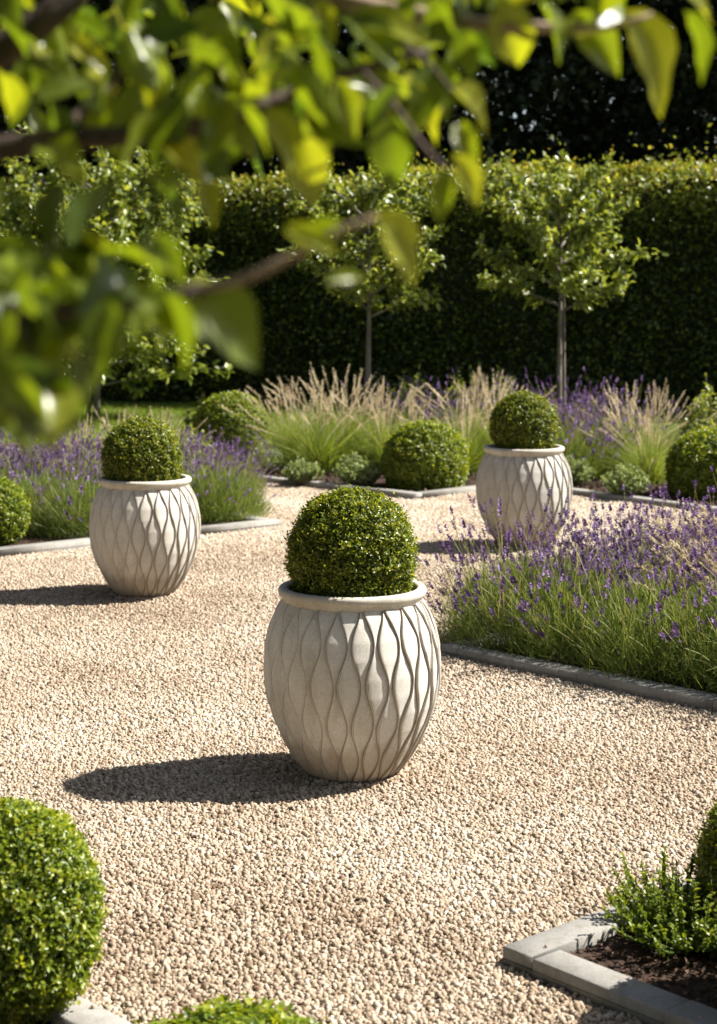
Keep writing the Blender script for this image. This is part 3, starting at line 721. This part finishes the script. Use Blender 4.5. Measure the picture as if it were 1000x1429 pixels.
# ------------------------------------------------------------------ small trees before the hedge
def limb_tree(seed, H, crown0, W, D_, stems, nlimb=18, leaf=.088, flat=.5, levels=True, extra=1.0):
    r = np.random.default_rng(seed); wood, lv = [], []
    for (dx, dy, r0, top) in stems:
        C = smooth_path([(dx, dy, 0), (dx * .9, dy, H * .3), (dx * .7 + .02, dy, H * .6), (dx * .3, 0, H * top)], 12)
        wood.append(tube(C, np.linspace(r0, r0 * .22, 12), 8))
    for q in range(nlimb):
        f = q / (nlimb - 1); z0 = crown0 + (H * .93 - crown0) * f ** .9
        a = q * 2.4 + r.uniform(-.3, .3)
        reach = (1.0 - .35 * abs(f - .35)) * r.uniform(.75, 1.15)
        tip = np.array([math.cos(a) * W * reach, math.sin(a) * D_ * reach, z0 + H * (.03 + .10 * f) + r.uniform(-.05, .1)])
        b = np.array([0, 0, z0 - .10])
        mid = b * .5 + tip * .5 + np.array([0, 0, .03])
        C = smooth_path([b, mid, tip], 9); wood.append(tube(C, np.linspace(.016, .004, 9), 5))
        ntw = 11
        for u in range(ntw):
            g = .2 + .8 * (u + r.random()) / ntw
            p = np.array([np.interp(g, np.linspace(0, 1, 9), C[:, k]) for k in range(3)])
            dr = unit(unit(tip - b) * .8 + r.normal(0, .6, 3) * np.array([1, 1, .55]) + np.array([0, 0, .12]))
            tl = r.uniform(.10, .26) * W / .8
            Ct = smooth_path([p, p + dr * tl * .6, p + dr * tl + np.array([0, 0, .01])], 5); wood.append(tube(Ct, .0028, 3))
            m = int(r.integers(15, 23) * extra)
            h = r.uniform(.1, 1.05, m); Pl = p + dr * (tl * h)[:, None] + r.normal(0, .028, (m, 3))
            A = unit(r.normal(0, .8, (m, 3)) + dr * .6 + np.array([0, 0, -.25])); N = unit(r.normal(0, .6, (m, 3)) + np.array([.25, -.25, .8]))
            lv.append(leaves(T_OVAL, Pl, A, N, leaf * r.uniform(.6, 1.2, m), leaf * .55 * r.uniform(.8, 1.2, m), np.clip(r.normal(.5, .22, m), 0, 1)))
    V, F, t = join(lv); S = join(wood)
    return mesh('crown', V, F, M['tree'], t), mesh('trunk', S[0], S[1], M['bark'], None, True)
def place_tree(me, x, y, label, rz=0, s=1, z=0):
    o = thing('small_tree', label, 'tree', (x, y, z), rz, s, 'small trees planted before the hedge')
    link('crown', me[0], o); link('trunk', me[1], o)
tA = limb_tree(71, 2.72, 1.50, .74, .62, [(0, 0, .036, .98), (.055, .02, .022, .62)], 20)
place_tree(tA, gx(780, 18.1), 18.1, 'small tree with twin pale stems and tiered leafy crown before the hedge')
tB = limb_tree(72, 2.72, 1.45, .80, .62, [(0, 0, .038, .98)], 20)
place_tree(tB, gx(513, 18.1), 18.1, 'small tree with a single pale stem above the broad clump of feathery grass')
tC = limb_tree(73, 2.75, .45, 1.35, .8, [(0, 0, .04, .98), (-.1, .05, .025, .7)], 44, .10, extra=1.25)
place_tree(tC, gx(135, 22.2), 22.2, 'bushy many-limbed tree half hidden behind the overhanging branch', 0, 1.14)

# ------------------------------------------------------------------ lawn strip
r = np.random.default_rng(81); n = 60000
X = r.uniform(-7, 3, n); Y = r.uniform(18.8, 24.5, n)
V, F, t, _ = ribbons(np.stack([X, Y, np.zeros(n)], 1), unit(r.normal(0, .35, (n, 3)) + np.array([0, 0, 1])), rand_dir(n, r), r.uniform(.03, .07, n), .008, r.normal(0, .2, (n, 3)), r.random(n), 1)
kind(link('lawn_grass', mesh('lawn_grass', V, F, M['lawn'], t)), 'stuff')

# ------------------------------------------------------------------ dark wood beyond the hedge
def dark_tree(seed, H=14, R=4.2, ncl=420, per=75):
    r = np.random.default_rng(seed); lv = []
    D = rand_dir(ncl, r); f = r.uniform(.25, 1, ncl) ** .45
    z = (D[:, 2] * .5 + .5)
    C = np.stack([D[:, 0] * R * f, D[:, 1] * R * f, 1.2 + z * (H - 1.2)], 1)
    wide = .75 + .45 * np.sin(np.clip((C[:, 2] - 2) / H, 0, 1) * math.pi)
    C[:, :2] *= wide[:, None]
    n = ncl * per; P = np.repeat(C, per, 0) + r.normal(0, .38, (n, 3)) * np.array([1, 1, .75])
    A = unit(rand_dir(n, r) + np.array([0, 0, -.2])); N = unit(rand_dir(n, r) * .9 + np.array([0, 0, .8]))
    V, F, t = leaves(T_DIA, P, A, N, .17 * r.uniform(.6, 1.3, n), .11 * r.uniform(.8, 1.2, n), np.clip(r.normal(.45, .25, n), 0, 1))
    wood = [tube(smooth_path([(0, 0, 0), (.15, 0, H * .3), (-.1, .1, H * .6), (0, 0, H * .9)], 12), np.linspace(.28, .06, 12), 10)]
    for q in range(26):
        c = C[r.integers(ncl)]; z0 = max(1.5, c[2] - r.uniform(.8, 2.0))
        wood.append(tube(smooth_path([(0, 0, z0), (c[0] * .5, c[1] * .5, (z0 + c[2]) / 2 + .2), c], 7), np.linspace(.09, .02, 7), 5))
    S = join(wood)
    return mesh('crown', V, F, M['wood'], t), mesh('trunk', S[0], S[1], M['bark_dark'], None, True)
DT = [dark_tree(91), dark_tree(92, 15, 4.6, 460)]
proto = {}
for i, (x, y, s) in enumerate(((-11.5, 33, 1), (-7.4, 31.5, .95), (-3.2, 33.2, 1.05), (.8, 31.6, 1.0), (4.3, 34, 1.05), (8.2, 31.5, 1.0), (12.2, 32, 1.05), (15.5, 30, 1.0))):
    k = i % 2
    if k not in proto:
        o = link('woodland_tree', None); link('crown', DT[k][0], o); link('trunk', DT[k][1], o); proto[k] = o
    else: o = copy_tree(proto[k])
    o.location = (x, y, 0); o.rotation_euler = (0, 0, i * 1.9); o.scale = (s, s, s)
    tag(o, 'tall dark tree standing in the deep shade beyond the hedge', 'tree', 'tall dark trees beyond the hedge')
for i, (x, y, s) in enumerate(((-13.5, 26, 1), (-13, 19, 1.05), (-14, 12, 1.0), (-13, 5, 1.0), (-12, -3, 1.05), (-7, -9, 1.0), (0, -10, 1.05), (7, -10, 1.0), (14, -8, 1.0))):  # unseen trees added to the left and behind to cut sky fill
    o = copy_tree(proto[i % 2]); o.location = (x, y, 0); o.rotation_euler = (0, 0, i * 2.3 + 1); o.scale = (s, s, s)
    tag(o, 'tall dark tree added out of view to hold back sky light', 'tree', 'tall unseen trees added to block sky light')
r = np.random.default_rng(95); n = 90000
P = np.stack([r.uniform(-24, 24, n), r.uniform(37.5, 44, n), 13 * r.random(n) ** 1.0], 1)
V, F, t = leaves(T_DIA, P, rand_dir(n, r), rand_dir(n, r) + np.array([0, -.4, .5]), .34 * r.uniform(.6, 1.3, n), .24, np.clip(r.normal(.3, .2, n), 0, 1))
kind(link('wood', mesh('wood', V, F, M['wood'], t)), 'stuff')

# ------------------------------------------------------------------ overhanging tree close to the camera
def over_tree():
    r = np.random.default_rng(101)
    base = np.array([-1.75, 1.55, 0.])
    root = thing('overhanging_tree', 'leafy branches of a tree hanging close in front, bright backlit leaves and dark boughs', 'tree', tuple(base))
    trunk = smooth_path([(-1.75, 1.55, 0), (-1.72, 1.55, 1.2), (-1.62, 1.5, 2.2), (-1.3, 1.5, 3.0), (-.9, 1.5, 3.6)], 14)
    V, F, _ = tube(trunk, np.linspace(.11, .05, 14), 12); link('trunk', mesh('trunk', V - base, F, M['bark_near'], None, True), root)
    bobs = []
    tw = []                                   # leafy paths in world space
    def branch(pts, r0, r1, mat='bark_near', n=16, leafy=True):
        C = smooth_path(pts, n); V, F, _ = tube(C, np.linspace(r0, r1, n), 8)
        bo = link('branch', mesh('branch', V - base, F, M[mat], None, True), root)
        if leafy: bobs.append(bo)
        if leafy: tw.append(C)
        return C
    FD = 1.14
    Y = lambda l: [at(x, y, d * FD) for x, y, d in l]
    branch([(-1.70, 1.55, 1.6), (-1.0, 1.5, 1.82)] + Y([(-150, 160, 1.5), (-40, 95, 1.5), (40, 50, 1.5), (120, -25, 1.5), (230, -120, 1.55)]), .030, .010)
    branch([(-1.71, 1.55, 1.5), (-1.0, 1.45, 1.76)] + Y([(-120, 232, 1.42), (0, 208, 1.4), (80, 192, 1.4), (170, 192, 1.4), (255, 184, 1.4), (340, 160, 1.42), (430, 118, 1.45), (520, 92, 1.46), (600, 70, 1.46)]), .016, .0035, n=24)
    branch(Y([(75, 195, 1.4), (130, 140, 1.43), (185, 85, 1.46), (215, 25, 1.48), (250, -60, 1.5)]), .006, .0025)
    branch([(-1.73, 1.55, 1.3), (-1.0, 1.3, 1.66)] + Y([(-120, 455, 1.22), (0, 438, 1.2), (100, 432, 1.2), (200, 420, 1.2), (280, 405, 1.2)]), .013, .0052, n=22)
    branch(Y([(275, 406, 1.2), (350, 388, 1.2), (420, 350, 1.2), (485, 316, 1.2), (525, 303, 1.2)]), .0050, .0025, 'twig')
    branch([(-1.3, 1.5, 3.0), (-.6, 1.5, 2.6)] + Y([(330, -60, 1.5), (480, 6, 1.5), (560, 16, 1.5), (650, 34, 1.5), (750, 38, 1.5), (850, 42, 1.5), (910, 20, 1.5)]), .016, .0025, 'twig', n=24)
    branch(Y([(500, 95, 1.46), (545, 140, 1.4), (590, 205, 1.38), (625, 240, 1.36)]), .0035, .0018)
    branch(Y([(340, 160, 1.42), (385, 185, 1.4), (405, 200, 1.38)]), .003, .0016)
    branch(Y([(20, 440, 1.2), (40, 480, 1.18), (62, 525, 1.17)]), .0035, .002)
    branch(Y([(560, 60, 1.46), (600, 90, 1.44), (640, 140, 1.42)]), .003, .0016)
    # off-frame limbs of the crown above
    for pts in ([(-.9, 1.5, 3.6), (-.3, 1.5, 3.5), (.5, 1.5, 3.2), (1.2, 1.6, 2.9)], [(-1.3, 1.5, 3.0), (-.6, 1.3, 2.9), (.1, 1.2, 2.7), (.7, 1.2, 2.5)], [(-1.62, 1.5, 2.2), (-1.0, 1.9, 2.6), (-.3, 2.2, 2.75), (.4, 2.2, 2.7)]):
        branch(pts, .03, .006, n=18, leafy=False)
    P, A, N, L, W, T = [], [], [], [], [], []
    def add(p, a, n, l, w, t): P.append(p); A.append(a); N.append(n); L.append(l); W.append(w); T.append(t)
    # leaves that can be told apart: stalk end and tip in the photo, distance, width ratio, tint
    for x0, y0, x1, y1, d, wr, t in ((403, 178, 452, 300, 1.38, .46, .9), (520, 298, 602, 392, 1.2, .52, .95), (268, 408, 372, 500, 1.2, .78, .45), (255, 405, 330, 425, 1.2, .5, .9),
                                     (700, -5, 728, 108, 1.48, .52, .85), (865, 15, 955, 155, 1.5, .55, .95), (800, 15, 872, 105, 1.52, .5, .5), (628, 122, 700, 178, 1.42, .5, .9),
                                     (628, 238, 606, 312, 1.36, .45, .55), (630, 215, 680, 288, 1.36, .42, .9), (552, 160, 540, 268, 1.39, .6, .25), (640, 170, 662, 235, 1.42, .42, .6),
                                     (75, 515, 58, 645, 1.17, .62, .12), (30, 500, 20, 610, 1.16, .6, .1), (95, 500, 130, 590, 1.18, .55, .2), (90, 55, 160, 98, 1.45, .45, .95),
                                     (40, 85, 80, 60, 1.45, .5, .85), (440, 0, 470, 60, 1.46, .5, .9), (520, 25, 600, 60, 1.46, .45, .85), (940, -20, 1010, 22, 1.5, .5, .9), (655, 40, 650, 115, 1.46, .6, .3),
                                     (330, 165, 355, 225, 1.42, .5, .6), (215, 330, 250, 395, 1.25, .6, .3), (285, 250, 300, 312, 1.38, .5, .8), (395, 320, 470, 345, 1.2, .4, .8), (455, 395, 520, 380, 1.2, .35, .6),
                                     (480, 315, 395, 352, 1.2, .5, .5), (610, 95, 580, 170, 1.44, .6, .2), (560, 110, 620, 150, 1.43, .5, .9)):
        a, b = at(x0, y0, d * FD), at(x1, y1, d * FD + r.uniform(-.03, .05)); v = b - a; l = np.linalg.norm(v)
        add(a, v / l, unit(np.array([r.uniform(-.5, .5), -1.0, .7])), l, l * wr, t)
    def spray(C, step, dn, jit, lo=.045, hi=.075, f0=0.0):
        s = np.concatenate([[0], np.cumsum(np.linalg.norm(np.diff(C, axis=0), axis=1))])
        for q in np.arange(s[-1] * f0, s[-1], step):
            p = np.array([np.interp(q, s, C[:, k]) for k in range(3)])
            for _ in range(dn):
                l = r.uniform(lo, hi)
                a = unit(r.normal(0, .8, 3) + np.array([.2, 0, -.75])); o = p + r.normal(0, jit, 3)
                add(o, a, unit(r.normal(0, .6, 3) + np.array([0, -.35, .8])), l, l * r.uniform(.42, .62), np.clip(r.normal(.45, .25), 0, 1))
    def frame_ok(p):
        x = 500 + p[0] / p[1] * FPX; y = HY - (p[2] - CAMZ) / p[1] * FPX
        return x, y
    for C, f0 in zip(tw, (9, .25, .1, 9, 9, .45, 9, 9, 9, 9)):
        if f0 < 1: spray(C, .034, 1, .025, f0=f0)
    # leafy sprays filling the upper left and the left edge, at several distances
    for x0, x1, y0, y1, d0, d1, m in ((-60, 640, -70, 55, 1.35, 2.3, 120), (-60, 420, 20, 165, 1.3, 2.0, 80), (400, 640, 20, 150, 1.35, 1.7, 24), (-60, 190, 345, 420, 1.15, 1.5, 58), (-60, 75, 400, 540, 1.1, 1.35, 26), (200, 330, 180, 260, 1.35, 1.6, 5), (130, 235, 350, 430, 1.15, 1.3, 8), (650, 900, -80, 0, 1.45, 1.7, 18)):
        for q in range(m):
            d = r.uniform(d0, d1) * FD; p = at(r.uniform(x0, x1), r.uniform(y0, y1), d); l = r.uniform(.045, .078)
            a = unit(r.normal(0, .7, 3) + np.array([.15, 0, -.7]))
            add(p, a, unit(r.normal(0, .6, 3) + np.array([0, -.35, .8])), l, l * r.uniform(.42, .62), np.clip(r.normal(.42, .25), 0, 1))
    # the crown overhead, outside the frame
    m = 1600
    cl = np.stack([r.uniform(-1.5, .75, 150), r.uniform(.9, 2.3, 150), r.uniform(2.35, 3.6, 150)], 1)
    for q in range(m):
        p = cl[r.integers(150)] + r.normal(0, .13, 3)
        x, y = frame_ok(p)
        if y > -60: continue
        l = r.uniform(.055, .085)
        add(p, unit(r.normal(0, .8, 3) + np.array([0, 0, -.5])), unit(r.normal(0, .5, 3) + np.array([0, 0, 1])), l, l * r.uniform(.45, .62), np.clip(r.normal(.45, .25), 0, 1))
    P, A, N, L, W, T = (np.array(q) for q in (P, A, N, L, W, T))
    dist = np.stack([np.min(np.linalg.norm(P[:, None] - C[None], axis=2), 1) for C in tw], 1)
    own = np.where(dist.min(1) < .16, dist.argmin(1), -1)            # leaves go with the branch they grow on, the rest with the crown above
    for i in range(-1, len(tw)):
        q = own == i
        if not q.any(): continue
        V, F, t = leaves(T_NEAR, P[q], A[q], N[q], L[q], W[q], T[q])
        nm = 'crown' if i < 0 else 'foliage'
        link(nm, mesh(nm, V - base, F, M['near'], t, True), root if i < 0 else bobs[i])
over_tree()
